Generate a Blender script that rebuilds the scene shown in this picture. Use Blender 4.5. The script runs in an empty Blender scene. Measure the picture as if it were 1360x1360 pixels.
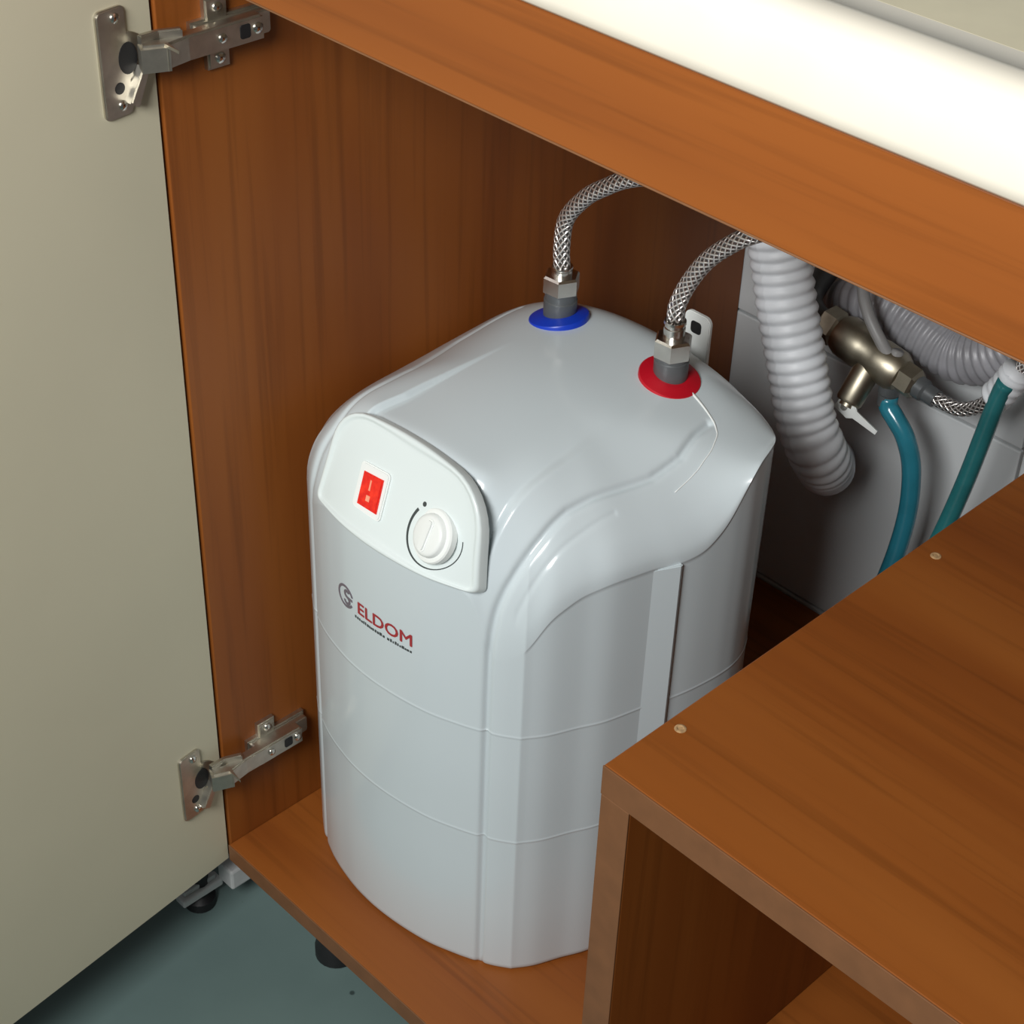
import bpy, bmesh, math, random
import numpy as np
from mathutils import Vector, Matrix

# ------------------------------------------------------------------ camera, world, lights, exposure
scene = bpy.context.scene
COL = scene.collection
random.seed(4)
cam_data = bpy.data.cameras.new('camera')
cam_data.sensor_width = 36.0
cam_data.lens = 2386.0/1360.0*36.0
cam_data.clip_start = 0.02
camera = bpy.data.objects.new('camera', cam_data)
COL.objects.link(camera)
camera.matrix_world = Matrix((
    (0.69519282, -0.44662303, 0.56323602, 0.79696),
    (0.71819017, 0.39868092, -0.57031255, -0.51702),
    (0.03016326, 0.80098776, 0.59792039, 1.01394),
    (0, 0, 0, 1)))
scene.camera = camera

world = bpy.data.worlds.new('room_light')
scene.world = world
world.use_nodes = True
bg = world.node_tree.nodes['Background']
bg.inputs[0].default_value = (0.93, 0.97, 1.0, 1)
bg.inputs[1].default_value = 0.08

def area_light(name, loc, target, size, power, color):
    d = bpy.data.lights.new(name, 'AREA'); d.shape = 'RECTANGLE'; d.size, d.size_y = size; d.energy = power; d.color = color
    o = bpy.data.objects.new(name, d); COL.objects.link(o); o.location = loc
    o.rotation_euler = (Vector(target)-Vector(loc)).to_track_quat('-Z', 'Y').to_euler()
    return o
area_light('room_lamp_light', (0.54, -0.88, 1.17), (0.3, 0.1, 0.4), (0.5, 0.4), 18.5, (0.99, 0.99, 0.98))

scene.view_settings.view_transform = 'Standard'
scene.view_settings.look = 'None'
scene.view_settings.gamma = 1.0
scene.view_settings.use_curve_mapping = False
scene.view_settings.exposure = 0.0

# ------------------------------------------------------------------ materials
def new_mat(name):
    m = bpy.data.materials.new(name); m.use_nodes = True
    nt = m.node_tree; b = nt.nodes['Principled BSDF']
    return m, nt, b
def nd(nt, kind, **kw):
    n = nt.nodes.new(kind)
    for k, v in kw.items(): setattr(n, k, v)
    return n
def ramp(nt, stops):
    r = nd(nt, 'ShaderNodeValToRGB'); e = r.color_ramp.elements
    while len(e) < len(stops): e.new(0.5)
    for x, (p, c) in zip(e, stops): x.position = p; x.color = (*c, 1)
    return r
def plain(name, color, rough=0.4, metal=0.0, vary=0.06, scale=40.0, bump=0.0, spec=0.5, coat=0.0, trans=0.0):
    m, nt, b = new_mat(name)
    tc = nd(nt, 'ShaderNodeTexCoord'); nz = nd(nt, 'ShaderNodeTexNoise'); nz.inputs['Scale'].default_value = scale; nz.inputs['Detail'].default_value = 4
    nt.links.new(tc.outputs['Object'], nz.inputs['Vector'])
    lo = tuple(c*(1-vary) for c in color); hi = tuple(min(1, c*(1+vary)) for c in color)
    r = ramp(nt, [(0.3, lo), (0.7, hi)]); nt.links.new(nz.outputs['Fac'], r.inputs[0]); nt.links.new(r.outputs[0], b.inputs['Base Color'])
    b.inputs['Roughness'].default_value = rough; b.inputs['Metallic'].default_value = metal
    b.inputs['Specular IOR Level'].default_value = spec; b.inputs['Coat Weight'].default_value = coat; b.inputs['Transmission Weight'].default_value = trans
    if bump:
        bp = nd(nt, 'ShaderNodeBump'); bp.inputs['Strength'].default_value = bump; bp.inputs['Distance'].default_value = 0.001
        nt.links.new(nz.outputs['Fac'], bp.inputs['Height']); nt.links.new(bp.outputs[0], b.inputs['Normal'])
    return m
def wood(name, axis, dark, mid, light, seed, rough=0.42):
    m, nt, b = new_mat(name)
    tc = nd(nt, 'ShaderNodeTexCoord')
    def noise(long_s, cross_s, detail, dist, off):
        mp = nd(nt, 'ShaderNodeMapping'); s = [cross_s]*3; s[axis] = long_s
        mp.inputs['Scale'].default_value = s; mp.inputs['Location'].default_value = (seed+off, seed*1.7+off, seed*.6+off)
        nz = nd(nt, 'ShaderNodeTexNoise'); nz.inputs['Scale'].default_value = 1; nz.inputs['Detail'].default_value = detail; nz.inputs['Distortion'].default_value = dist
        nt.links.new(tc.outputs['Object'], mp.inputs['Vector']); nt.links.new(mp.outputs[0], nz.inputs['Vector'])
        return nz
    broad = noise(1.1, 11, 3, 0.6, 0); fine = noise(4, 130, 4, 0.25, 3)
    r = ramp(nt, [(0.28, dark), (0.5, mid), (0.74, light)]); nt.links.new(broad.outputs['Fac'], r.inputs[0])
    r2 = ramp(nt, [(0.30, (0.62, 0.60, 0.58)), (0.48, (1, 1, 1)), (1.0, (1.08, 1.06, 1.0))]); nt.links.new(fine.outputs['Fac'], r2.inputs[0])
    mx = nd(nt, 'ShaderNodeMix', data_type='RGBA', blend_type='MULTIPLY'); mx.inputs['Factor'].default_value = 0.55
    nt.links.new(r.outputs[0], mx.inputs['A']); nt.links.new(r2.outputs[0], mx.inputs['B']); nt.links.new(mx.outputs['Result'], b.inputs['Base Color'])
    b.inputs['Roughness'].default_value = rough; b.inputs['Specular IOR Level'].default_value = 0.35
    return m
WD, WM, WL = (0.178, 0.046, 0.0078), (0.245, 0.070, 0.0115), (0.300, 0.094, 0.0165)
M = {}
M['wood_x'] = wood('cherry_laminate_grain_across', 0, WD, WM, WL, 2.3)
M['wood_z'] = wood('cherry_laminate_grain_upright', 2, WD, WM, WL, 5.1)
M['wood_edge'] = plain('cherry_edge_band', (0.185, 0.080, 0.032), 0.5, vary=0.10, scale=60)
M['door'] = plain('cream_door_laminate', (0.60, 0.56, 0.41), 0.5, vary=0.03, scale=6)
M['cream_edge'] = plain('cream_worktop_edge', (0.74, 0.69, 0.58), 0.35, vary=0.03, scale=25)
M['worktop'] = plain('beige_worktop_laminate', (0.66, 0.60, 0.42), 0.35, vary=0.05, scale=30)
M['casing'] = plain('glossy_white_plastic', (0.59, 0.66, 0.685), 0.22, vary=0.01, scale=5, coat=0.2)
M['white_plastic'] = plain('white_plastic', (0.80, 0.83, 0.81), 0.3, vary=0.01, scale=10)
M['panel'] = plain('white_panel_plastic', (0.70, 0.77, 0.765), 0.25, vary=0.01, scale=10)
M['matt_white'] = plain('matt_white_hose_plastic', (0.84, 0.88, 0.92), 0.45, vary=0.04, scale=60)
M['grey_hose'] = plain('cloudy_grey_hose_plastic', (0.42, 0.42, 0.45), 0.35, vary=0.18, scale=45, trans=0.15)
M['tile'] = plain('white_glazed_tile', (0.66, 0.69, 0.70), 0.18, vary=0.03, scale=4)
M['grout'] = plain('dark_grey_grout', (0.20, 0.19, 0.18), 0.9, vary=0.2, scale=90)
M['chrome'] = plain('nickel_plated_steel', (0.58, 0.55, 0.48), 0.40, metal=1.0, vary=0.10, scale=120)
M['steel'] = plain('bright_steel', (0.66, 0.64, 0.60), 0.25, metal=1.0, vary=0.08, scale=150)
M['screw'] = plain('screw_steel', (0.75, 0.73, 0.68), 0.2, metal=1.0, vary=0.05, scale=150)
M['dark'] = plain('black_plastic_and_hole_shade', (0.012, 0.012, 0.013), 0.5, vary=0.3)  # black plastic of the legs; also the painted shade inside small holes
M['leg_grey'] = plain('grey_leg_plastic', (0.60, 0.61, 0.60), 0.5, vary=0.1)
M['stub'] = plain('dark_grey_pipe', (0.115, 0.125, 0.13), 0.4, vary=0.12, scale=80, metal=0.3)
M['blue'] = plain('blue_plastic', (0.006, 0.045, 0.50), 0.35, vary=0.05)
M['red'] = plain('red_plastic', (0.50, 0.006, 0.018), 0.35, vary=0.05)
M['brass'] = plain('tarnished_nickel_brass', (0.44, 0.40, 0.31), 0.42, metal=1.0, vary=0.18, scale=70)
M['teal'] = plain('teal_hose_plastic', (0.025, 0.20, 0.27), 0.22, vary=0.15, scale=30, coat=0.3)
M['green_teal'] = plain('greenish_teal_hose_plastic', (0.025, 0.17, 0.18), 0.22, vary=0.2, scale=30, coat=0.3)
M['ink_red'] = plain('red_print', (0.36, 0.03, 0.035), 0.4, vary=0.05)
M['ink_grey'] = plain('grey_print', (0.16, 0.14, 0.165), 0.4, vary=0.05)
M['ink_dark'] = plain('dark_print', (0.05, 0.06, 0.06), 0.4, vary=0.05)
M['dust'] = plain('sawdust_in_screw_hole', (0.40, 0.25, 0.12), 0.9, vary=0.3, scale=400)
# rocker of the switch: red plastic, lit by the neon lamp behind it
m, nt, b = new_mat('lit_red_rocker'); M['rocker'] = m
tc = nd(nt, 'ShaderNodeTexCoord'); nz = nd(nt, 'ShaderNodeTexNoise'); nz.inputs['Scale'].default_value = 220
nt.links.new(tc.outputs['Object'], nz.inputs['Vector'])
r = ramp(nt, [(0.35, (0.60, 0.012, 0.010)), (0.7, (0.80, 0.035, 0.015))]); nt.links.new(nz.outputs['Fac'], r.inputs[0]); nt.links.new(r.outputs[0], b.inputs['Base Color'])
b.inputs['Roughness'].default_value = 0.2; b.inputs['Emission Color'].default_value = (0.9, 0.04, 0.02, 1); b.inputs['Emission Strength'].default_value = 0.12
# floor: painted blue-green screed with specks
m, nt, b = new_mat('blue_green_floor'); M['floor'] = m
tc = nd(nt, 'ShaderNodeTexCoord'); nz = nd(nt, 'ShaderNodeTexNoise'); nz.inputs['Scale'].default_value = 7; nz.inputs['Detail'].default_value = 5
nt.links.new(tc.outputs['Object'], nz.inputs['Vector'])
r = ramp(nt, [(0.3, (0.105, 0.158, 0.150)), (0.7, (0.140, 0.205, 0.195))]); nt.links.new(nz.outputs['Fac'], r.inputs[0])
vo = nd(nt, 'ShaderNodeTexVoronoi'); vo.inputs['Scale'].default_value = 30; nt.links.new(tc.outputs['Object'], vo.inputs['Vector'])
r2 = ramp(nt, [(0.055, (0.35, 0.35, 0.35)), (0.085, (1, 1, 1))]); nt.links.new(vo.outputs['Distance'], r2.inputs[0])
mx = nd(nt, 'ShaderNodeMix', data_type='RGBA', blend_type='MULTIPLY'); mx.inputs['Factor'].default_value = 1
nt.links.new(r.outputs[0], mx.inputs['A']); nt.links.new(r2.outputs[0], mx.inputs['B']); nt.links.new(mx.outputs['Result'], b.inputs['Base Color'])
b.inputs['Roughness'].default_value = 0.45
# braided steel sleeve: two crossing sets of wires laid along the tube's own u/v
m, nt, b = new_mat('braided_steel_sleeve'); M['braid'] = m
uv = nd(nt, 'ShaderNodeUVMap')
def strands(kx, ky):
    mp = nd(nt, 'ShaderNodeMapping'); mp.inputs['Scale'].default_value = (kx, ky, 1)
    nt.links.new(uv.outputs[0], mp.inputs['Vector'])
    sp = nd(nt, 'ShaderNodeSeparateXYZ'); nt.links.new(mp.outputs[0], sp.inputs[0])
    ad = nd(nt, 'ShaderNodeMath', operation='ADD'); nt.links.new(sp.outputs[0], ad.inputs[0]); nt.links.new(sp.outputs[1], ad.inputs[1])
    si = nd(nt, 'ShaderNodeMath', operation='SINE'); nt.links.new(ad.outputs[0], si.inputs[0]); return si
s1 = strands(2*math.pi*8, 1150); s2 = strands(2*math.pi*8, -1150)
mxx = nd(nt, 'ShaderNodeMath', operation='MAXIMUM'); nt.links.new(s1.outputs[0], mxx.inputs[0]); nt.links.new(s2.outputs[0], mxx.inputs[1])
rb = ramp(nt, [(0.0, (0.22, 0.20, 0.19)), (0.4, (0.70, 0.67, 0.64)), (0.95, (0.92, 0.90, 0.87))]); nt.links.new(mxx.outputs[0], rb.inputs[0]); nt.links.new(rb.outputs[0], b.inputs['Base Color'])
b.inputs['Metallic'].default_value = 0.85; b.inputs['Roughness'].default_value = 0.3
bp = nd(nt, 'ShaderNodeBump'); bp.inputs['Strength'].default_value = 0.8; bp.inputs['Distance'].default_value = 0.0008
nt.links.new(mxx.outputs[0], bp.inputs['Height']); nt.links.new(bp.outputs[0], b.inputs['Normal'])

# ------------------------------------------------------------------ mesh helpers (all shape numbers in millimetres)
K = 0.001
def link(name, me, mat, parent=None, smooth=False):
    if mat is not None and not me.materials: me.materials.append(mat)
    if smooth:
        me.polygons.foreach_set('use_smooth', [True]*len(me.polygons))
    o = bpy.data.objects.new(name, me); COL.objects.link(o)
    if parent is not None: o.parent = parent
    return o
def mesh(name, V, F, mat, parent=None, smooth=False, uvs=None, org=(0, 0, 0)):
    me = bpy.data.meshes.new(name)
    V = (np.asarray(V, float)-np.asarray(org, float))*K
    me.from_pydata(V.tolist(), [], [tuple(int(i) for i in f) for f in F])
    if uvs is not None:
        lay = me.uv_layers.new(name='UVMap'); li = np.zeros(len(me.loops), dtype=np.int32); me.loops.foreach_get('vertex_index', li)
        lay.data.foreach_set('uv', np.asarray(uvs, float)[li].ravel())
    me.update()
    return link(name, me, mat, parent, smooth)
def box(name, x, y, z, mat, parent=None, bev=0.8, org=(0, 0, 0), seg=2, xform=None):
    bm = bmesh.new()
    vs = [bm.verts.new((a, b_, c)) for c in z for b_ in y for a in x]
    for f in ((0, 2, 3, 1), (4, 5, 7, 6), (0, 1, 5, 4), (2, 6, 7, 3), (0, 4, 6, 2), (1, 3, 7, 5)): bm.faces.new([vs[i] for i in f])
    bmesh.ops.recalc_face_normals(bm, faces=bm.faces)
    if bev: bmesh.ops.bevel(bm, geom=bm.edges[:], offset=bev, segments=seg, affect='EDGES', profile=0.5)
    for v in bm.verts:
        c = Vector(v.co)
        if xform: c = xform @ c
        v.co = (c-Vector(org))*K
    me = bpy.data.meshes.new(name); bm.to_mesh(me); bm.free()
    return link(name, me, mat, parent, bool(bev) and seg > 2)
def prism(name, pts, lo, hi, frame, mat, parent=None, bev=0.5, org=(0, 0, 0)):
    """outline pts (a, b) extruded lo..hi; frame maps (a, b, h) to a point"""
    bm = bmesh.new()
    A = [bm.verts.new(frame(a, b_, lo)) for a, b_ in pts]; B = [bm.verts.new(frame(a, b_, hi)) for a, b_ in pts]; n = len(pts)
    bm.faces.new(A); top = bm.faces.new(B)
    for i in range(n): bm.faces.new((A[i], A[(i+1) % n], B[(i+1) % n], B[i]))
    bmesh.ops.recalc_face_normals(bm, faces=bm.faces)
    if bev: bmesh.ops.bevel(bm, geom=list(top.edges), offset=bev, segments=2, affect='EDGES')
    for v in bm.verts: v.co = (Vector(v.co)-Vector(org))*K
    me = bpy.data.meshes.new(name); bm.to_mesh(me); bm.free()
    return link(name, me, mat, parent)
def smooth_path(P, step=3.0):
    P = np.array(P, float); Q = np.vstack([2*P[0]-P[1], P, 2*P[-1]-P[-2]]); out = []
    for i in range(1, len(Q)-2):
        t = np.linspace(0, 1, 30, endpoint=False)[:, None]; a, b_, c, d = Q[i-1], Q[i], Q[i+1], Q[i+2]
        out.append(.5*((2*b_)+(-a+c)*t+(2*a-5*b_+4*c-d)*t*t+(-a+3*b_-3*c+d)*t**3))
    out.append(P[-1:]); S = np.vstack(out)
    L = np.r_[0, np.cumsum(np.linalg.norm(np.diff(S, axis=0), axis=1))]; n = max(2, int(L[-1]/step)); u = np.linspace(0, L[-1], n+1)
    return np.stack([np.interp(u, L, S[:, k]) for k in range(3)], 1), u
def tube(name, P, radius, mat, parent=None, step=3.0, n=20, org=(0, 0, 0), straight=False, smooth=True):
    """swept round tube; radius a number or a function of the length along it"""
    if straight:
        S = np.array(P, float); u = np.r_[0, np.cumsum(np.linalg.norm(np.diff(S, axis=0), axis=1))]
    else: S, u = smooth_path(P, step)
    T = np.gradient(S, axis=0); T /= np.linalg.norm(T, axis=1)[:, None]
    a = np.array([0, 0, 1.0]) if abs(T[0][2]) < .9 else np.array([1.0, 0, 0])
    N = np.cross(T[0], a); N /= np.linalg.norm(N); V = []; U = []
    for i in range(len(S)):
        N = N-T[i]*(N@T[i]); N /= np.linalg.norm(N); B = np.cross(T[i], N)
        rr = radius(u[i]) if callable(radius) else radius
        for k in range(n+1):
            w = 2*math.pi*k/n; V.append(S[i]+rr*(N*math.cos(w)+B*math.sin(w))); U.append((k/n, u[i]*K))
    m_ = n+1; F = [(i*m_+k, i*m_+k+1, (i+1)*m_+k+1, (i+1)*m_+k) for i in range(len(S)-1) for k in range(n)]
    F.append(tuple(range(n-1, -1, -1))); b0 = (len(S)-1)*m_; F.append(tuple(b0+k for k in range(n)))
    return mesh(name, V, F, mat, parent, smooth, U, org)
def lathe(name, prof, base, axis, mat, parent=None, n=32, org=(0, 0, 0), smooth=True, spin=0.0):
    """profile (radius, height) turned about an axis through base; n=6 makes a hexagon"""
    ax = Vector(axis).normalized(); s = ax.orthogonal().normalized(); t = ax.cross(s); V = []; F = []
    for r_, h in prof:
        for k in range(n):
            w = 2*math.pi*k/n+spin; V.append(Vector(base)+ax*h+(s*math.cos(w)+t*math.sin(w))*r_)
    for i in range(len(prof)-1):
        for k in range(n): F.append((i*n+k, i*n+(k+1) % n, (i+1)*n+(k+1) % n, (i+1)*n+k))
    F.append(tuple(range(n-1, -1, -1))); b0 = (len(prof)-1)*n; F.append(tuple(b0+k for k in range(n)))
    o = mesh(name, V, F, mat, parent, False, None, org)
    if smooth and n > 8:
        o.data.polygons.foreach_set('use_smooth', [True]*len(o.data.polygons))
        o.data.set_sharp_from_angle(angle=math.radians(35))
    return o
def thing(name, label, cat, loc=(0, 0, 0), group=None):
    o = bpy.data.objects.new(name, None); o.empty_display_size = 0.05; COL.objects.link(o); o.location = tuple(c*K for c in loc)
    tag(o, label, cat, group); return o
def tag(o, label, cat, group=None):
    o['label'] = label; o['category'] = cat
    if group: o['group'] = group
    return o
def struct(o): o['kind'] = 'structure'; return o

# ------------------------------------------------------------------ the setting
struct(box('floor', (-1600, 2200), (-2200, 600), (-130, -100), M['floor'], bev=0))['label'] = 'blue-green painted floor'
wall = struct(box('wall_back', (-1600, 2200), (557, 640), (-100, 1500), M['grout'], bev=0))
wall['label'] = 'white tiled wall behind the open cabinet'
tile_me = None
for r_ in range(5):
    for c_ in range(5):
        x0 = -320+300*c_; z0 = -250+250*r_ if r_ else -98
        zh = (z0+1.2, (0 if r_ == 0 else z0+250)-1.2)
        if r_ and tile_me is not None:
            t = bpy.data.objects.new('tile', tile_me); COL.objects.link(t); t.parent = wall
        else:
            t = box('tile', (-148.8, 148.8), (-4.5, 4.5), (0, zh[1]-zh[0]), M['tile'], wall, bev=1.2)
            if r_: tile_me = t.data
        t.location = ((x0+150)*K, 557.0*K, zh[0]*K)

# ------------------------------------------------------------------ kitchen base cabinet
cab = thing('kitchen_cabinet', 'cherry wood sink base cabinet with a cream door standing open', 'cabinet', (0, 0, 0))
box('side_panel', (-18, 0), (2.6, 552), (-16, 736), M['wood_z'], cab)
box('side_panel', (880, 898), (0, 552), (-16, 736), M['wood_z'], cab)
bottom = box('bottom_panel', (0.2, 879.8), (0.8, 548), (-16, 0), M['wood_x'], cab)
box('edge_band', (0.2, 879.8), (0.0, 0.8), (-16, 0), M['wood_edge'], bottom, bev=0.3)
rail = box('front_rail', (0.2, 879.8), (0, 18), (679.5, 736), M['wood_x'], cab)
box('edge_band', (0.2, 879.8), (0.3, 17.7), (678.5, 679.5), M['wood_edge'], rail, bev=0.3)
div = box('divider', (360.5, 380.5), (1, 500), (0.2, 326.8), M['wood_z'], cab)
box('edge_band', (360.5, 380.5), (0.0, 1), (0.2, 326.8), M['wood_edge'], div, bev=0.3)
shelf = box('shelf', (360, 879.8), (1, 505), (327, 347.5), M['wood_x'], cab)
box('edge_band', (360, 879.8), (0.0, 1), (327, 347.5), M['wood_edge'], shelf, bev=0.3)
def screw_spot(x, y):
    s = lathe('screw_hole', [(0.5, -0.4), (3.6, -0.2), (3.2, 0.4), (2.2, 0.7), (1.5, 0.2), (0.3, 0.2)], (x, y, 347.5), (0, 0, 1), M['dust'], shelf, n=14)
    s['label'] = 'countersunk screw hole ringed with sawdust'
screw_spot(369, 51); screw_spot(373, 280)

# cream door, swung open about its left edge
DA = math.radians(6.4); D0 = Vector((-1.2, 0.3, 0)); DD = Vector((math.sin(DA), -math.cos(DA), 0)); DN = Vector((math.cos(DA), math.sin(DA), 0))
def on_door(u, z, h): return D0+DD*u+DN*h+Vector((0, 0, z))
rect = [(-.6, -16), (430, -16), (430, 726), (-.6, 726)]
door = prism('door', rect, -18, 0, on_door, M['door'], cab, bev=0.8)
door['label'] = 'cream laminate door'

def rrect(a0, a1, b0, b1, r, n=5):
    out = []
    for (cx, cy, s) in ((a1-r, b1-r, 0), (a0+r, b1-r, 1), (a0+r, b0+r, 2), (a1-r, b0+r, 3)):
        for k in range(n+1):
            w = math.pi/2*(s+k/n); out.append((cx+r*math.cos(w), cy+r*math.sin(w)))
    return out
def sweep_box(pts, half_t, z0, z1):
    """upright strip following plan points, given thickness"""
    pts = [Vector((p[0], p[1])) for p in pts]; L = []; R_ = []
    for i, p in enumerate(pts):
        d = (pts[min(i+1, len(pts)-1)]-pts[max(i-1, 0)]).normalized(); nn = Vector((-d.y, d.x))*half_t
        L.append(p+nn); R_.append(p-nn)
    return [(q.x, q.y) for q in L+R_[::-1]]
ident = lambda a, b_, h: Vector((a, b_, h))
ZH = 626.0
org = (0, 0, ZH)
def on_side(y, z, h): return Vector((h, y, z))
# arm with a stepped profile: the mesh that carries the other pieces of the hinge
q1 = on_door(17, 0, 9); q2 = on_door(3, 0, 17)
arm_pts = sweep_box([(14.5, -6), (12, 12), (12.5, 62)], 4.0, 0, 0)
hinge = prism('hinge', arm_pts, ZH-4.5, ZH+9.5, ident, M['chrome'], cab, bev=1.2, org=org)
hinge['label'] = 'nickel-plated concealed hinge'
def hp(o):
    o.parent = hinge; return o
prism('link', sweep_box([(q1.x, q1.y), (q2.x, q2.y), (15.5, -4)], 5.0, 0, 0), ZH-5, ZH+10, ident, M['chrome'], hinge, bev=1.8, org=org)
prism('link', [(19, -26), (25, -22), (14, -4), (8, -4)], 1.5, 8, lambda a, b_, h: on_door(a, ZH+b_, h), M['chrome'], hinge, bev=0.8, org=org)
prism('link', sweep_box([(q1.x-2, q1.y+2), (8, -2), (13, 10)], 2.0, 0, 0), ZH-1, ZH+14, ident, M['chrome'], hinge, bev=0.8, org=org)
prism('cup_plate', rrect(18.5, 38, ZH-30.5, ZH+30.5, 3.5), 0.05, 2.2, on_door, M['chrome'], hinge, bev=0.8, org=org)
circ = [(21+16.5*math.cos(2*math.pi*k/28), ZH-1+16.5*math.sin(2*math.pi*k/28)) for k in range(28)]
prism('cup', circ, 0.05, 1.7, on_door, M['chrome'], hinge, bev=0.5, org=org)
circ = [(19.5+6.5*math.cos(2*math.pi*k/24), ZH+1+9.0*math.sin(2*math.pi*k/24)) for k in range(24)]
prism('cup_recess_shade', circ, 2.0, 2.5, on_door, M['dark'], hinge, bev=0.2, org=org)  # raised black disc stands in for the shade inside the cup
prism('slot_shade', [(27+3.4*math.cos(2*math.pi*k/14), ZH-14+3.4*math.sin(2*math.pi*k/14)) for k in range(14)], 2.0, 2.45, on_door, M['dark'], hinge, bev=0.1, org=org)  # hole in the plate: its shade is a black disc laid on top
cross = [(22, ZH-8), (32, ZH-8), (32, ZH-20), (47, ZH-20), (47, ZH-8), (74, ZH-8), (74, ZH+10), (47, ZH+10), (47, ZH+21), (32, ZH+21), (32, ZH+10), (22, ZH+10)]
prism('mounting_plate', cross, 0.05, 4.5, on_side, M['chrome'], hinge, bev=1.2, org=org)
prism('mounting_block', rrect(24, 73, ZH-6, ZH+8, 2), 4.4, 9.0, on_side, M['chrome'], hinge, bev=0.8, org=org)
prism('slot_shade', rrect(46, 53, ZH-1.5, ZH+6.5, 1.5), 16.3, 16.9, on_side, M['dark'], hinge, bev=0.1, org=org)  # no opening is cut; a black plate gives the slot's inner shade
def screw(base, ax, r_=3.0):
    lathe('screw', [(r_, 0), (r_*.95, r_*.35), (r_*.6, r_*.62), (0.2, r_*.7)], base, ax, M['screw'], hinge, n=14, org=org)
screw(on_door(26, ZH+25, 2.2), DN); screw(on_door(26, ZH-24, 2.2), DN)
screw(on_side(40, ZH+15, 4.4), (1, 0, 0), 3.4); screw(on_side(40, ZH-14, 4.4), (1, 0, 0), 3.4)
screw(on_side(34, ZH+2.5, 16.4), (1, 0, 0), 2.8); screw(on_side(58, ZH+2.5, 16.4), (1, 0, 0), 3.4)
hinge.location = (0, 0, ZH*K)
hinge2 = hinge.copy(); COL.objects.link(hinge2); hinge2.parent = cab; hinge2.location = (0, 0, 84*K)
for ch in list(hinge.children):
    c = ch.copy(); COL.objects.link(c); c.parent = hinge2

# legs under the cabinet
def leg(x, y):
    l = lathe('leg', [(15, 0), (17, 1), (17, 10), (15, 14), (14, 60), (15, 64), (15, 72)], (x, y, -100), (0, 0, 1), M['dark'], cab, n=24)
    box('top_plate', (x-28, x+28), (y-24, y+24), (-28, -16.2), M['dark'], l, bev=2)
leg(68, 46); leg(420, 46); leg(840, 46); leg(68, 500); leg(840, 500)
lg = lathe('leg', [(11, 0), (12.5, 1), (12.5, 9), (8, 13), (8, 60), (10, 66), (10, 84)], (-44, -2, -100), (0, 0, 1), M['dark'], cab, n=24)
lg['label'] = 'black adjustable leg with a grey plinth clip'
box('plinth_clip', (-45, -33), (-24, 14), (-82, -75), M['leg_grey'], lg, bev=1.5)
box('plinth_clip', (-42, -37), (-20, 10), (-75, -70), M['leg_grey'], lg, bev=1.0)
box('plinth_clip', (-34, -15), (10, 30), (-72, -52), M['leg_grey'], lg, bev=2)

# ------------------------------------------------------------------ worktop
ctop = thing('countertop', 'cream-edged beige worktop along the top of the cabinet', 'countertop', (0, 0, 739))
prof = [(30, 738.5), (-5, 738.5), (-8, 741), (-9.5, 746), (-9.5, 764), (-7.5, 771.5), (-2, 776.5), (6, 778), (11, 777), (15, 774.5), (30, 774.2)]
x0, x1 = -60, 1000
V = [(x, y, z) for x in (x0, x1) for y, z in prof]; n = len(prof)
F = [(i, i+1, n+i+1, n+i) for i in range(n-1)]+[(n-1, 0, n, 2*n-1), tuple(range(n-1, -1, -1)), tuple(range(n, 2*n))]
o = mesh('rounded_edge', V, F, M['cream_edge'], ctop, False, org=(0, 0, 739)); o.data.polygons.foreach_set('use_smooth', [True]*len(o.data.polygons)); o.data.set_sharp_from_angle(angle=math.radians(40))
box('top_board', (x0, x1), (30, 553), (738.5, 774.2), M['worktop'], ctop, bev=0.3, org=(0, 0, 739))

# ---- water heater casing: plan contour (mm) with wall height, shoulder radius, shoulder exponent ----
HC = np.array([136.0, 170.0])
FRONT_CTRL = [(30,67,322,55,2),(42,59,320,45,2),(54,53.5,322,38,1.6),(66,49,332,30,1.05),(81,45,337,29,1.0),(101,41.5,338,32,1.0),
              (124,40.5,338,34,1.0),(148,42.5,338,33,1.0),(172,47,337,29,1.0),(192,54,335,25,1.0),(202,58.2,328,27,1.15),(209,61.5,286,48,1.9),(219,67,288,58,2),(229,74,296,70,2)]
SIDE_CTRL = [(229,74,296,70,2),(238,88,324,75,2),(246,107,335,80,2),(254,125,340,85,2),(261,152,340,90,2),(266,168,338,90,2),(270,185,340,90,2),
             (272.5,202,352,85,2),(273.5,215,374,70,2),(273,228,390,50,2),(269,243,392,40,2),(259,259,386,36,2),(242,274,379,36,2),(212,286,373,40,2),(175,293,370,40,2),(139,295,369,40,2),
             (100,294,368,40,2),(62,290,366,45,2),(34,283,360,55,2),(16,270,354,70,2),(7,253,349,85,2),(4,232,346,90,2),(4,205,344,90,2),(6,175,343,90,2),(9,145,343,88,2),
             (14,112,343,80,2),(21,87,338,66,2),(30,67,322,55,2)]
def catmull(P, n):
    P = np.array(P, float); Q = np.vstack([2*P[0]-P[1], P, 2*P[-1]-P[-2]]); out = []
    for i in range(1, len(Q)-2):
        t = np.linspace(0, 1, n, endpoint=False)[:, None]; a, b, c, d = Q[i-1], Q[i], Q[i+1], Q[i+2]
        s = .5*((2*b)+(-a+c)*t+(2*a-5*b+4*c-d)*t*t+(-a+3*b-3*c+d)*t**3)
        s[:, 2:] = (b+(c-b)*(t*t*(3-2*t)))[:, 2:]
        out.append(s)
    out.append(Q[-2:-1]); return np.vstack(out)
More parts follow.
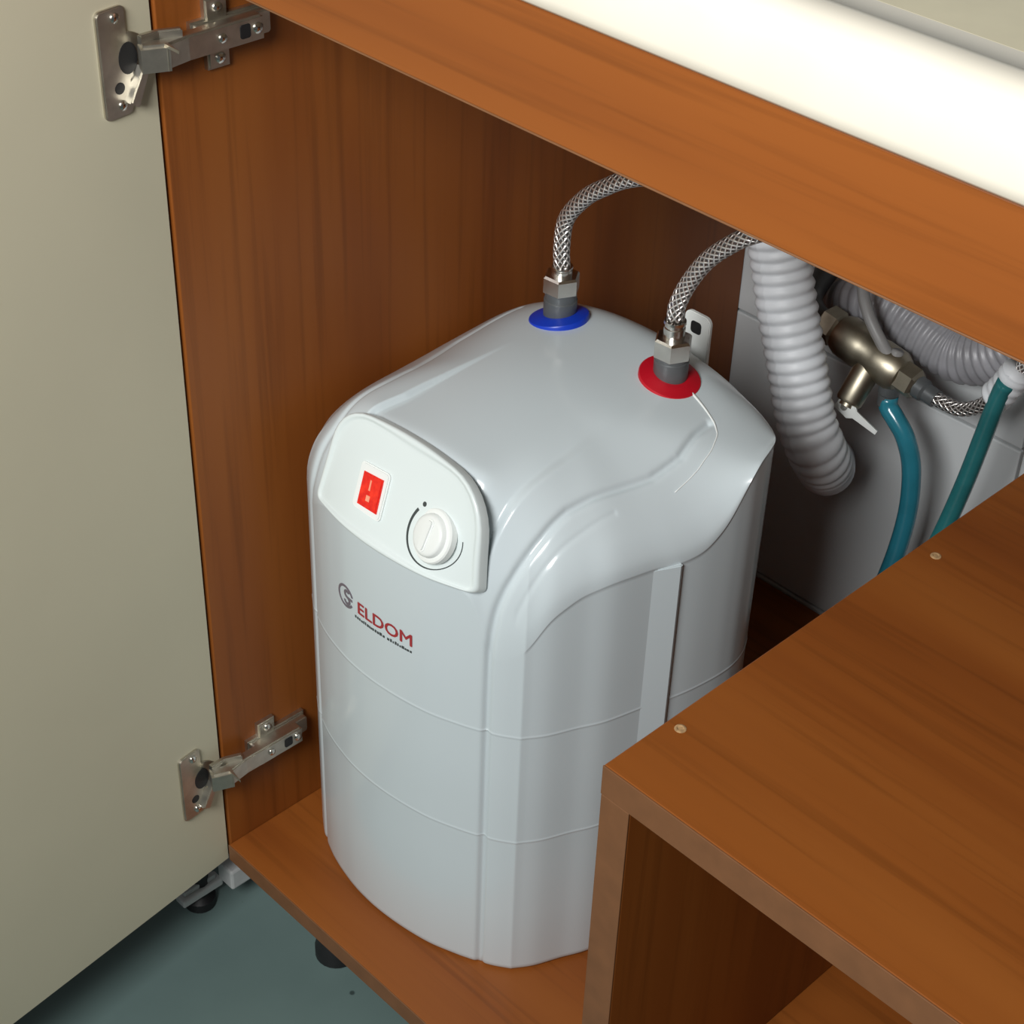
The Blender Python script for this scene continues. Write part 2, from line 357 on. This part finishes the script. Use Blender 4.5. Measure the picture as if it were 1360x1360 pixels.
def resample(S, step):
    L = np.r_[0, np.cumsum(np.linalg.norm(np.diff(S[:, :2], axis=0), axis=1))]
    n = int(L[-1]/step); u = np.linspace(0, L[-1], n+1)
    return np.stack([np.interp(u, L, S[:, k]) for k in range(S.shape[1])], 1)
CONT = np.vstack([resample(catmull(FRONT_CTRL, 40), .75)[:-1], resample(catmull(SIDE_CTRL, 40), .95)[:-1]])
def blur(a, sig):
    """periodic gaussian blur along the contour"""
    k = np.fft.rfftfreq(len(a)); return np.fft.irfft(np.fft.rfft(a)*np.exp(-2*(math.pi*k*sig)**2), len(a))
CONT[:, 2] = blur(CONT[:, 2], 6); CONT[:, 3] = blur(CONT[:, 3], 8); CONT[:, 4] = np.maximum(1.0, blur(CONT[:, 4], 5))
CANG = np.arctan2(CONT[:, 1]-HC[1], CONT[:, 0]-HC[0])
CRP = np.hypot(CONT[:, 0]-HC[0], CONT[:, 1]-HC[1])
def crown(x, y):
    return 408-.0015*(x-136)**2-.00035*np.maximum(0, 190-y)**2
def shoulder(d, hc, R, q, H):
    t = np.clip(d/R, 0, 1); return hc+(H-hc)*(1-(1-t)**q)**(1/q)
# hood as rings that shrink from the contour to the middle; heights are evened out along each ring further in
HD = np.r_[0, np.arange(.6, 12, .8), np.arange(12.5, 60, 1.0)]
HR = [np.maximum(.02, 1-d/CRP) for d in HD]
HR = np.array(HR+[HR[-1]*s for s in np.linspace(1, .02, 60)[1:]])          # rows x cols
HOOD = []
for r_ in HR:
    p_ = HC+(CONT[:, :2]-HC)*r_[:, None]; d_ = CRP*(1-r_)
    z_ = shoulder(d_, CONT[:, 2], CONT[:, 3], CONT[:, 4], crown(p_[:, 0], p_[:, 1]))
    sg_ = min(16, max(0, (d_.mean()-3)*.45))
    zb_ = blur(z_, sg_) if sg_ > 0 else z_
    fr_ = np.clip((82-CONT[:, 1])/8, 0, 1)*np.clip((205-CONT[:, 0])/6, 0, 1)*np.clip((CONT[:, 0]-58)/6, 0, 1)*np.clip((60-d_)/20, 0, 1)
    HOOD.append(np.c_[p_, z_*fr_+zb_*(1-fr_)])
HOOD = np.array(HOOD)
def top_z(x, y):
    x = np.atleast_1d(np.asarray(x, float)); y = np.atleast_1d(np.asarray(y, float)); out = np.full(x.shape, -1.0)
    a = np.arctan2(y-HC[1], x-HC[0]).ravel(); rr = np.hypot(x-HC[0], y-HC[1]).ravel(); o = np.argsort(CANG); A = CANG[o]
    j = o[np.clip(np.searchsorted(A, a), 0, len(A)-1)]; f_ = out.ravel()
    for i in range(len(a)):
        c = j[i]
        if rr[i] <= CRP[c]+.3: f_[i] = np.interp(rr[i]/CRP[c], HR[::-1, c], HOOD[::-1, c, 2])
    return f_.reshape(x.shape)
# even the hood out further (all directions) away from its rim
gx_, gy_ = np.meshgrid(np.arange(-20, 301), np.arange(20, 321)); hz_ = top_z(gx_, gy_); mk_ = (hz_ > 0).astype(float)
def blur2(a, sig):
    ky = np.fft.fftfreq(a.shape[0])[:, None]; kx = np.fft.rfftfreq(a.shape[1])[None]
    return np.fft.irfft2(np.fft.rfft2(a)*np.exp(-2*(math.pi*sig)**2*(kx**2+ky**2)), a.shape)
hb_ = blur2(hz_*mk_, 6.0)/np.maximum(1e-3, blur2(mk_, 6.0))
fx_ = np.clip(HOOD[..., 0]+20, 0, 319.9); fy_ = np.clip(HOOD[..., 1]-20, 0, 299.9); ix_ = fx_.astype(int); iy_ = fy_.astype(int); tx_ = fx_-ix_; ty_ = fy_-iy_
sb_ = (hb_[iy_, ix_]*(1-tx_)+hb_[iy_, ix_+1]*tx_)*(1-ty_)+(hb_[iy_+1, ix_]*(1-tx_)+hb_[iy_+1, ix_+1]*tx_)*ty_
dd_ = CRP[None]*(1-HR); w_ = np.clip((dd_-3)/20, 0, 1); w_ = w_*w_*(3-2*w_)
HOOD[..., 2] = HOOD[..., 2]*(1-w_)+sb_*w_

# ------------------------------------------------------------------ water heater
HB = (136, 170, 0)
heater = thing('water_heater', 'white under-sink electric water heater with red switch and round dial', 'water heater', HB)
POLY_A = np.array([(211.1,65.5),(212.8,69.6),(214.9,75.1),(217.2,84.1),(218.9,93.9),(220.3,113.8),(223.7,131.9),(229.3,156.3),(233.5,172.6),(235.6,195.5),(231.1,215.7),(229.5,230)])
POLY_L = np.array([(50,58),(57,70),(60,90),(62,110),(60,135),(53,160),(46,185),(44,215),(46,245)])
def dens(P, step=1.5):
    L = np.r_[0, np.cumsum(np.linalg.norm(np.diff(P, axis=0), axis=1))]; u = np.arange(0, L[-1], step)
    return np.stack([np.interp(u, L, P[:, k]) for k in range(P.shape[1])], 1)
def build_casing():
    nc = len(CONT); c0 = CONT[:, :2]; out = c0-np.roll(c0, 1, axis=0); tan = np.roll(c0, -1, axis=0)-np.roll(c0, 1, axis=0)
    nrm = np.stack([tan[:, 1], -tan[:, 0]], 1); nrm /= np.linalg.norm(nrm, axis=1)[:, None]
    hc = CONT[:, 2]; side = ((c0[:, 1] > 76) | (c0[:, 0] > 229)).astype(float)
    front = 1-np.clip((c0[:, 1]-72)/14, 0, 1)
    rows = []
    def ring(z, off): rows.append(np.c_[c0+nrm*np.asarray(off).reshape(-1, 1)*np.ones((nc, 1)), np.ones(nc)*z])
    rec = -0.3*np.clip((c0[:, 1]-70)/8, 0, 1)          # the side panels lie a little behind the hood
    rec = np.where((c0[:, 1] < 80) & (c0[:, 0] < 229), 0, rec)
    ring(0, -3.0); ring(0.8, -1.5); ring(3, -.2); ring(6, 0); ring(60, rec)
    for zs in (130, 225):
        ring(zs-30, rec); ring(zs-2, rec); ring(zs-.6, rec+.05); ring(zs, rec+.3); ring(zs+.6, rec+.05); ring(zs+2, rec); ring(zs+25, rec)
    ring(np.minimum(270, hc-12), rec); ring(hc-4, rec); ring(hc-1.6, rec); ring(hc-.9, 0*rec); ring(hc, 0)
    rows += [h for h in HOOD[1:]]
    G = np.array(rows)                                   # rows x cols x 3
    du = np.roll(G, -1, axis=1)-np.roll(G, 1, axis=1); dv = np.gradient(G, axis=0)
    N = np.cross(du, dv); N /= np.maximum(1e-9, np.linalg.norm(N, axis=2))[:, :, None]
    if N[30].mean(axis=0)[2] < 0: N = -N
    # sunken centre strip of the hood, between the dial panel and the pipes
    x, y, z = G[..., 0], G[..., 1], G[..., 2]
    sm = lambda t: np.clip(t, 0, 1)**2*(3-2*np.clip(t, 0, 1))
    xl = np.interp(y, [60, 80, 104, 134, 200], [80, 81, 86, 88, 90]); xr = np.interp(y, [60, 76, 108, 132, 165, 184], [201, 201, 202, 202, 200, 197])
    dip = sm((x-xl)/2.4)*sm((xr-x)/(3.5+.06*np.maximum(0, y-70)))*(1-sm((y-85)/115))*sm((y-60)/10)*sm((z-338)/14)
    # grooves up the front and over the hood
    def groove(path_xy, wall_xy, depth, width):
        a = np.array([(wall_xy[0], wall_xy[1], zz) for zz in np.arange(1, 288, 1.5)])
        p = dens(path_xy); b_ = np.c_[p, top_z(p[:, 0], p[:, 1])]; b_ = b_[b_[:, 2] > 0]
        Q = np.vstack([a, dens(np.vstack([a[-1:], b_]), .7)]) if wall_xy[0] else dens(b_, .6); fl = G.reshape(-1, 3); dmin = np.full(len(fl), 1e9)
        near = np.nonzero(np.min(np.abs(fl[:, None, 0]-Q[None, ::8, 0])+0*fl[:, None, 0], axis=1) < 14)[0]
        for i in range(0, len(near), 2500):
            k = near[i:i+2500]; dmin[k] = np.sqrt(((fl[k][:, None]-Q[None])**2).sum(-1)).min(1)
        return (depth*np.exp(-(dmin/width)**2)).reshape(G.shape[:2])
    g = groove(POLY_A, (209.5, 61.8), 2.6, 2.5)+groove(POLY_L, (47, 56.5), 1.4, 2.5)+groove(np.array([(221.6, 71.8), (224, 76.8), (228, 92), (231.5, 113), (236, 140)]), (0, 0), .6, 1.4)
    G = G-N*(g+4.2*dip)[..., None]
    G[..., 2] = np.maximum(G[..., 2], 0)
    nr = len(G); V = G.reshape(-1, 3).tolist(); V.append([HC[0], HC[1], float(G[-1, :, 2].mean())])
    F = []
    for i in range(nr-1):
        a = i*nc
        for k in range(nc):
            k2 = (k+1) % nc; F.append((a+k, a+k2, a+nc+k2, a+nc+k))
    e = (nr-1)*nc
    for k in range(nc): F.append((e+k, e+(k+1) % nc, len(V)-1))
    F.append(tuple(range(nc-1, -1, -1)))
    o = mesh('casing', V, F, M['casing'], heater, True, None, HB)
    o.data.set_sharp_from_angle(angle=math.radians(50))
    return o
build_casing()
FR = catmull(FRONT_CTRL, 40)
def yc(x): return float(np.interp(x, FR[:, 0], FR[:, 1]))
# ribs on the two sides
rib = [(259.6, 149), (268.2, 166.5), (267.8, 168.6), (264.5, 169), (258, 151)]
prism('side_rib', rib, 1, 338, ident, M['casing'], heater, bev=0.6, org=HB)
ribl = [(10.4, 149), (2.5, 166.5), (3, 168.6), (7, 169), (12, 151)]
prism('side_rib', ribl[::-1], 1, 338, ident, M['casing'], heater, bev=0.6, org=HB)
# thin raised parting bead from the red collar over the hood
bp_ = dens(np.array([(205, 239.5), (212.4, 237.8), (220.1, 235.7), (231, 232), (238.9, 226.2), (244.8, 213.9), (247.1, 199.4), (246.2, 179.9)]), 4)
tube('parting_bead', [(x, y, float(top_z(x, y)[0])-.1) for x, y in bp_], lambda u: 1.0*max(.35, 1-u/75), M['white_plastic'], heater, n=8, org=HB)

# control panel: a rounded plate lying on the sloping front of the hood
def on_panel(x, v, off=0.0):
    s_ = v/66; y0 = yc(x); y1 = 76-.0011*(x-132)**2; z1 = 401-.0010*(x-132)**2
    return Vector((x, y0+(y1-y0)*s_-.88*off, 337+(z1-337)*s_+.47*off))
def round_poly(P, R_, n=7):
    out = []; m_ = len(P)
    for i in range(m_):
        p = Vector(P[i]); a = (Vector(P[i-1])-p).normalized(); b_ = (Vector(P[(i+1) % m_])-p).normalized(); r_ = R_[i]
        for k in range(n+1):
            t = k/n; out.append(tuple((p+a*r_)*(1-t)**2+p*2*t*(1-t)+(p+b_*r_)*t*t))
    return out
def densify(P, step=3.0):
    out = []
    for i in range(len(P)):
        a, b_ = Vector(P[i]), Vector(P[(i+1) % len(P)]); n_ = max(1, int((b_-a).length/step))
        out += [tuple(a.lerp(b_, k/n_)) for k in range(n_)]
    return out
outl = densify(round_poly([(66, 1), (205.5, -2), (197, 66.5), (67, 66.5)], [5, 7, 30, 24]))
ctr = Vector((132, 32))
def inset(p, d): q = Vector(p)-ctr; L = q.length; return ctr+q*(1-d/L)
def plate(name, outline, prof, mat, parent, org):
    V = []; F = []; n_ = len(outline)
    for d, off in prof:
        for p in outline:
            q = inset(p, d); V.append(on_panel(q.x, q.y, off))
    for s in np.linspace(1, 0.05, 14)[1:]:
        for p in outline:
            q = inset(p, prof[-1][0]); q = ctr+(q-ctr)*s; V.append(on_panel(q.x, q.y, prof[-1][1]))
    rows = len(V)//n_
    for i in range(rows-1):
        for k in range(n_): F.append((i*n_+k, i*n_+(k+1) % n_, (i+1)*n_+(k+1) % n_, (i+1)*n_+k))
    F.append(tuple((rows-1)*n_+k for k in range(n_))); F.append(tuple(range(n_-1, -1, -1)))
    o = mesh(name, V, F, mat, parent, True, None, org); o.data.set_sharp_from_angle(angle=math.radians(60)); return o
panel = plate('control_panel', outl, [(0, -4), (0.0, 2.6), (.5, 3.7), (1.5, 4.4), (2.8, 4.4), (3.8, 4.0), (4.8, 3.3), (6.0, 3.1)], M['panel'], heater, HB)
# rocker switch
def pl_frame(a, b_, h): return on_panel(a, b_, h)
sw = prism('switch_bezel', densify(round_poly([(103, 15), (129, 15), (124, 42), (98.5, 41)], [3]*4, 4), 4), 2.2, 5.2, pl_frame, M['white_plastic'], panel, bev=0.8, org=HB)
rk = prism('switch_rocker', [(108, 18), (125.5, 18.5), (121.3, 37.5), (104.2, 36.5)], 4.8, 6.6, pl_frame, M['rocker'], panel, bev=0.6, org=HB)
prism('switch_mark', [(114.2, 22.2), (117.4, 22.4), (116.8, 25.6), (113.6, 25.4)], 6.5, 6.85, pl_frame, plain('pale_orange_print', (0.9, .35, .22), .4), panel, bev=0.1, org=HB)
prism('switch_mark', [(113.6, 28.2), (115, 28.2), (113.6, 34), (112.4, 34)], 6.5, 6.85, pl_frame, bpy.data.materials['pale_orange_print'], panel, bev=0.1, org=HB)
# round dial
KC = on_panel(169, 24.5, 2.6); KN = Vector((-.12, -.88, .47)).normalized(); KC = KC+KN*.3
dial = lathe('dial', [(17, -2.5), (17, 1.8), (16.2, 2.8), (13.6, 3.2), (13.0, 5.6), (12.0, 6.6), (10.5, 7.0), (3, 7.2), (.2, 7.2)], KC, KN, M['white_plastic'], panel, n=48, org=HB)
ks = Vector((1, 0, 0)); ks = (ks-KN*ks.dot(KN)).normalized(); kt = KN.cross(ks)
def on_dial(a, b_, h): return KC+ks*a+kt*b_+KN*h
prism('dial_grip', [(-4+.5*q[0], q[1]) if False else q for q in rrect(-3.2, 3.2, -10.5, 10.5, 2.5)], 6.4, 8.6, on_dial, M['white_plastic'], panel, bev=1.2, org=HB)
def arc_strip(name, r0, r1, a0, a1, mat, thin=.35):
    n_ = 40; A = np.radians(np.linspace(a0, a1, n_)); w = np.linspace(0, 1, n_)
    pts = [(169+r1*math.cos(a), 24.5+r1*math.sin(a)) for a in A]+[(169+(r1-(r1-r0)*(1-(1-thin)*min(1, 1.6*t)))*math.cos(a), 24.5+(r1-(r1-r0)*(1-(1-thin)*min(1, 1.6*t)))*math.sin(a)) for a, t in list(zip(A, w))[::-1]]
    V = [on_panel(x, v, 3.15) for x, v in pts]; m_ = len(pts)//2
    F = [(i, i+1, 2*m_-2-i, 2*m_-1-i) for i in range(m_-1)]
    return mesh(name, V, F, mat, panel, False, None, HB)
arc_strip('dial_scale', 18.6, 20.6, 152, 375, M['ink_dark'])
prism('dial_mark', [(169+19.6*math.cos(math.radians(137))+1.5*math.cos(t), 24.5+19.6*math.sin(math.radians(137))+1.5*math.sin(t)) for t in np.linspace(0, 2*math.pi, 12, endpoint=False)], 2.6, 3.2, on_panel, M['ink_dark'], panel, bev=0, org=HB)

# printing on the front
def on_front(x, z, off): return Vector((x, yc(x)-off, z))
def print_text(name, body, x0, x1, z0, height, mat):
    cu = bpy.data.curves.new(name, 'FONT'); cu.body = body; cu.size = 1; cu.offset = 0.0; cu.resolution_u = 3; cu.extrude = 0
    to = bpy.data.objects.new(name, cu); COL.objects.link(to); bpy.context.view_layer.update()
    me = bpy.data.meshes.new_from_object(to.evaluated_get(bpy.context.evaluated_depsgraph_get())); bpy.data.objects.remove(to)
    co = np.array([v.co[:] for v in me.vertices]); lo, hi = co.min(0), co.max(0)
    for v in me.vertices:
        u = (v.co.x-lo[0])/(hi[0]-lo[0]); w = (v.co.y-lo[1])/(hi[1]-lo[1])
        x = x0+u*(x1-x0); p = on_front(x, z0+w*height, .3); v.co = (p-Vector(HB))*K
    bm = bmesh.new()
    for sx, sz in ((-.32, 0), (.32, 0), (0, .3), (0, -.3), (0, 0)):
        n0 = len(bm.verts); bm.from_mesh(me); bm.verts.ensure_lookup_table()
        for v in bm.verts[n0:]: v.co += Vector((sx*K, -.00002*len(bm.verts)/1000, sz*K))
    bm.to_mesh(me); bm.free()
    me.name = name; me.materials.clear()
    return link(name, me, mat, heater)
print_text('brand_lettering', 'ELDOM', 112, 159.5, 274, 9.3, M['ink_red'])
def flat(name, pts, mat):
    V = [on_front(x, z, .3) for x, z in pts]+[on_front(x, z, -.3) for x, z in pts]; n_ = len(pts)
    return V, [tuple(range(n_)), tuple(range(2*n_-1, n_-1, -1))]+[(i, (i+1) % n_, n_+(i+1) % n_, n_+i) for i in range(n_)]
def join_flats(name, L, mat):
    V = []; F = []
    for pts in L:
        v, f_ = flat(name, pts, mat); o_ = len(V); V += v; F += [tuple(i+o_ for i in q) for q in f_]
    bm_o = mesh(name, V, F, mat, heater, False, None, HB)
    bm = bmesh.new(); bm.from_mesh(bm_o.data); bmesh.ops.recalc_face_normals(bm, faces=bm.faces); bm.to_mesh(bm_o.data); bm.free(); return bm_o
def arc_pts(cx, cz, r0, r1, a0, a1, n_=16):
    """list of quads along an arc"""
    A = np.radians(np.linspace(a0, a1, n_+1)); Q = []
    for a, b_ in zip(A[:-1], A[1:]):
        Q.append([(cx+r0*math.cos(a), cz+r0*math.sin(a)), (cx+r1*math.cos(a), cz+r1*math.sin(a)), (cx+r1*math.cos(b_), cz+r1*math.sin(b_)), (cx+r0*math.cos(b_), cz+r0*math.sin(b_))])
    return Q
EX, EZ = 98.3, 279.2
emb = arc_pts(EX, EZ, 7.0, 8.8, 20, 330, 26)+arc_pts(EX+1.6, EZ+2.6, 1.2, 3.4, 30, 270, 12)+arc_pts(EX+1.6, EZ-2.6, 1.6, 3.8, -170, 90, 12)+[[(EX+1.5, EZ-.9), (EX+7.5, EZ-.9), (EX+7.5, EZ+1.0), (EX+1.5, EZ+1.0)]]
join_flats('brand_emblem', emb, M['ink_grey'])
random.seed(11); dash = []; x = 108.5
while x < 160:
    w = random.uniform(.9, 2.0)
    if not 135.5 < x < 138.5:
        h = random.uniform(1.3, 2.3); dash.append([(x, 268.6), (x+w, 268.6), (x+w, 268.6+h), (x, 268.6+h)])
    x += w+random.uniform(.45, .9)
join_flats('small_print', dash, M['ink_dark'])

# pipe collars and stubs
def tz(x, y): return float(top_z(x, y)[0])
def surf_n(x, y, e=4): return Vector((-(tz(x+e, y)-tz(x-e, y))/(2*e), -(tz(x, y+e)-tz(x, y-e))/(2*e), 1)).normalized()
def pipe_end(x, y, mat, cname):
    n_ = surf_n(x, y); z = tz(x, y)
    n_ = Vector((n_.x*1.6, n_.y, n_.z)).normalized()
    lathe(cname, [(20, -4), (20.5, .8), (20, 1.7), (14, 3.2), (12, 3.6), (11, 3.6)], (x, y, z), n_, mat, heater, n=40, org=HB)
    return z
za = pipe_end(88.5, 238, M['blue'], 'cold_inlet_collar'); zb = pipe_end(187, 238, M['red'], 'hot_outlet_collar')
for x, z in ((88, za), (186.5, zb)):
    lathe('pipe_stub', [(11.2, -3), (11.2, 14), (10.6, 14.6), (10.6, 22)], (x, 239, z), (0, 0, 1), M['stub'], heater, n=28, org=HB)
# hanging bracket behind the casing
br = rrect(146, 168, 340, 414, 5); 
prism('hanging_bracket', br, 0, 2.6, lambda a, b_, h: Vector((a, 301-h, b_)), M['white_plastic'], heater, bev=0.6, org=HB)
prism('bracket_slot_shade', rrect(152, 161, 399, 408, 2.5), 2.4, 2.9, lambda a, b_, h: Vector((a, 301-h, b_)), M['dark'], heater, bev=0.1, org=HB)  # black plate on the bracket imitates the shade in its hole

# ------------------------------------------------------------------ hoses and plumbing
def shift(P): return [(x+9, y-14, z+11.4) for x, y, z in P]
def braided(label, P, base, nut_h, ferrule, group='braided water hoses'):
    t = thing('braided_hose', label, 'hose', base, group)
    lathe('nut', [(11.2, 0), (12.7, 1.2), (12.7, nut_h-1.5), (11.4, nut_h), (7, nut_h+.2)], base, (0, 0, 1), M['steel'], t, n=6, org=base, spin=.35)
    z = base[2]+nut_h
    lathe('ferrule', [(6.9, -1), (6.9, ferrule*.6), (6.3, ferrule*.65), (6.3, ferrule*.8), (7.2, ferrule*.85), (7.0, ferrule)], (base[0], base[1], z), (0, 0, 1), M['steel'], t, n=24, org=base)
    tube('sleeve', P, 5.6, M['braid'], t, step=2.5, n=24, org=base)
    return t
braided('braided steel hose on the blue-collared pipe of the heater', [(88, 239, 440), (86, 239.5, 455), (87.5, 241, 476), (103, 241, 497), (120, 241, 511), (138, 241, 523), (168, 243, 536), (215, 250, 550), (262, 262, 585), (285, 280, 660), (290, 290, 737)], (88, 239, 424), 13, 6)
braided('braided steel hose on the red-collared pipe of the heater', [(186.5, 239, 446), (186, 240, 456), (191.5, 242, 473), (204, 242, 494), (222, 242, 513), (236, 243, 524), (262, 248, 540), (305, 262, 565), (335, 285, 620), (345, 300, 737)], (186.5, 239, 420), 14, 12)

def corrugated(pitch, r0, r1, taper=None):
    def f_(u):
        w = .5-.5*math.cos(2*math.pi*u/pitch); w = w**.7
        return (r0+(r1-r0)*w)*(taper(u) if taper else 1)
    return f_
wp = [(95, 400, 560), (108, 412, 480), (127, 420, 410), (140, 420, 370), (156, 420, 327), (171, 420, 286), (180, 424, 264), (180, 438, 243), (165, 468, 215), (140, 505, 185), (115, 548, 160)]
t = tag(tube('drain_hose', wp, corrugated(9.5, 20.6, 22.4), M['matt_white'], None, step=1.3, n=30, org=(115, 548, 160)), 'white corrugated drain hose hanging beside the heater', 'hose')
t.location = (115*K, 548*K, 160*K)
gp = [(112, 556, 296), (116, 538, 308), (138, 529, 326), (166, 529, 332), (196, 529, 326), (226, 529, 322), (258, 529, 338), (285, 529, 370), (305, 529, 420), (312, 529, 500)]
t = tag(tube('drain_hose', gp, corrugated(7.5, 20.8, 23), M['grey_hose'], None, step=1.2, n=30, org=(118, 550, 300)), 'cloudy grey corrugated hose sagging behind the brass valve', 'hose')
t.location = (118*K, 550*K, 300*K)
t = tag(tube('plastic_tube', shift([(150, 498, 420), (152, 497, 362), (160, 496, 340), (176, 495, 322), (188, 497, 310), (190, 499, 318)]), 4.6, plain('dull_grey_tube', (.30, .295, .29), .4), None, step=3, n=14, org=(199, 485, 329.4)), 'thin dull grey tube running down to the brass valve', 'tube')
t.location = (199*K, 485*K, 329.4*K)

# shut-off valve on the wall supply
VO = (179, 486, 311)
valve = thing('shutoff_valve', 'tarnished brass shut-off valve with small lever beside white hose', 'valve', VO)
ax = Vector((.985, 0, -.175)).normalized(); s0 = Vector((101, 486, 329.4))
def along(d): return s0+ax*d
lathe('body', [(9, 44), (14, 46), (16.5, 52), (16.5, 70), (14.5, 76), (16, 84), (16, 100), (13, 106), (9, 108)], s0, ax, M['brass'], valve, n=32, org=VO)
lathe('union_nut', [(12, 30), (14.5, 31.5), (14.5, 43), (12.5, 45)], s0, ax, M['brass'], valve, n=6, org=VO, spin=.2)
tube('supply_pipe', [(98, 556, 344), (98, 530, 338), (106, 500, 329), tuple(along(22)), tuple(along(33))], 9.5, M['stub'], valve, step=3, n=20, org=VO)
lathe('outlet_nut', [(10, 104), (12.5, 105.5), (12.5, 118), (10.5, 120), (8, 121)], s0, ax, M['brass'], valve, n=6, org=VO, spin=.5)
lathe('outlet_tail', [(8.5, 119), (8.5, 127), (7, 129), (7, 138)], s0, ax, M['stub'], valve, n=20, org=VO)
b0 = along(80); bx = Vector((-.02, -.62, -.78)).normalized()
lathe('bonnet', [(9, 0), (10, 6), (10.6, 12), (10.2, 38), (9, 40), (6, 40.5), (6, 43)], b0, bx, M['brass'], valve, n=28, org=VO)
e0 = b0+bx*43
lx = Vector((.95, .05, -.30)).normalized(); lh = Vector((.15, -.85, .35)).normalized(); lx = (lx-lh*lx.dot(lh)).normalized(); ly = lh.cross(lx).normalized()
lv = [(-7, -5), (6, -6), (10, -3), (31, -1.6), (31, 1.6), (10, 3), (6, 6), (-7, 5)]
prism('lever', lv, 0, 2.6, lambda a, b_, h: e0+lx*a+ly*b_+lh*h, M['white_plastic'], valve, bev=0.6, org=VO)
lathe('lever_screw', [(3, 0), (2.8, 1.2), (.3, 1.6)], e0+lh*2.5, lh, M['screw'], valve, n=12, org=VO)
sp0 = along(98)
lathe('drain_spout', [(8.2, 6), (8.2, 20), (7.4, 21), (7.4, 30)], sp0, (0, -.05, -1), M['stub'], valve, n=20, org=VO)

# braided supply hose with its tape wrap
BO = tuple(along(132))
bh = thing('braided_hose', 'slim braided hose curving up from the brass valve', 'hose', BO, 'braided water hoses')
bp2 = [tuple(along(131))]+shift([(235, 500, 293.8), (249, 500, 295.5), (264, 500, 306), (279, 500, 326), (288, 500, 347), (296, 502, 400), (300, 505, 480), (300, 505, 600)])
tube('sleeve', bp2, 5.4, M['braid'], bh, step=2.5, n=22, org=BO)
tube('tape_wrap', shift([(275.5, 495, 321), (279, 495, 326.5), (284, 495, 337), (288.5, 495, 349)]), lambda u: 11.5+.5*math.sin(u*.8), M['matt_white'], bh, step=1.5, n=22, org=BO)
bh.children[-1]['label'] = 'white tape wrapped round the sleeve'

t1 = shift([(189, 499, 278), (191, 498, 270), (199, 497, 264), (211, 497, 252), (221, 497, 229), (225, 497, 190), (222, 495, 142), (214, 492, 95), (200, 490, 40), (194, 496, -4.4)])
t = tag(tube('water_hose', t1, 7.4, M['teal'], None, step=4, n=20, org=(203, 482, 7)), 'teal plastic hose dropping in an arc from the brass valve', 'hose', 'teal water hoses'); t.location = (203*K, 482*K, 7*K)
t2 = shift([(286, 487, 342), (282, 488, 327), (277.5, 488, 294), (271.5, 488, 250), (264, 487, 205), (256, 485, 165), (240, 485, 90), (229, 490, -4.4)])
t = tag(tube('water_hose', t2, 6.8, M['green_teal'], None, step=4, n=20, org=(238, 476, 7)), 'straight green-teal hose hanging below the white tape wrap', 'hose', 'teal water hoses'); t.location = (238*K, 476*K, 7*K)
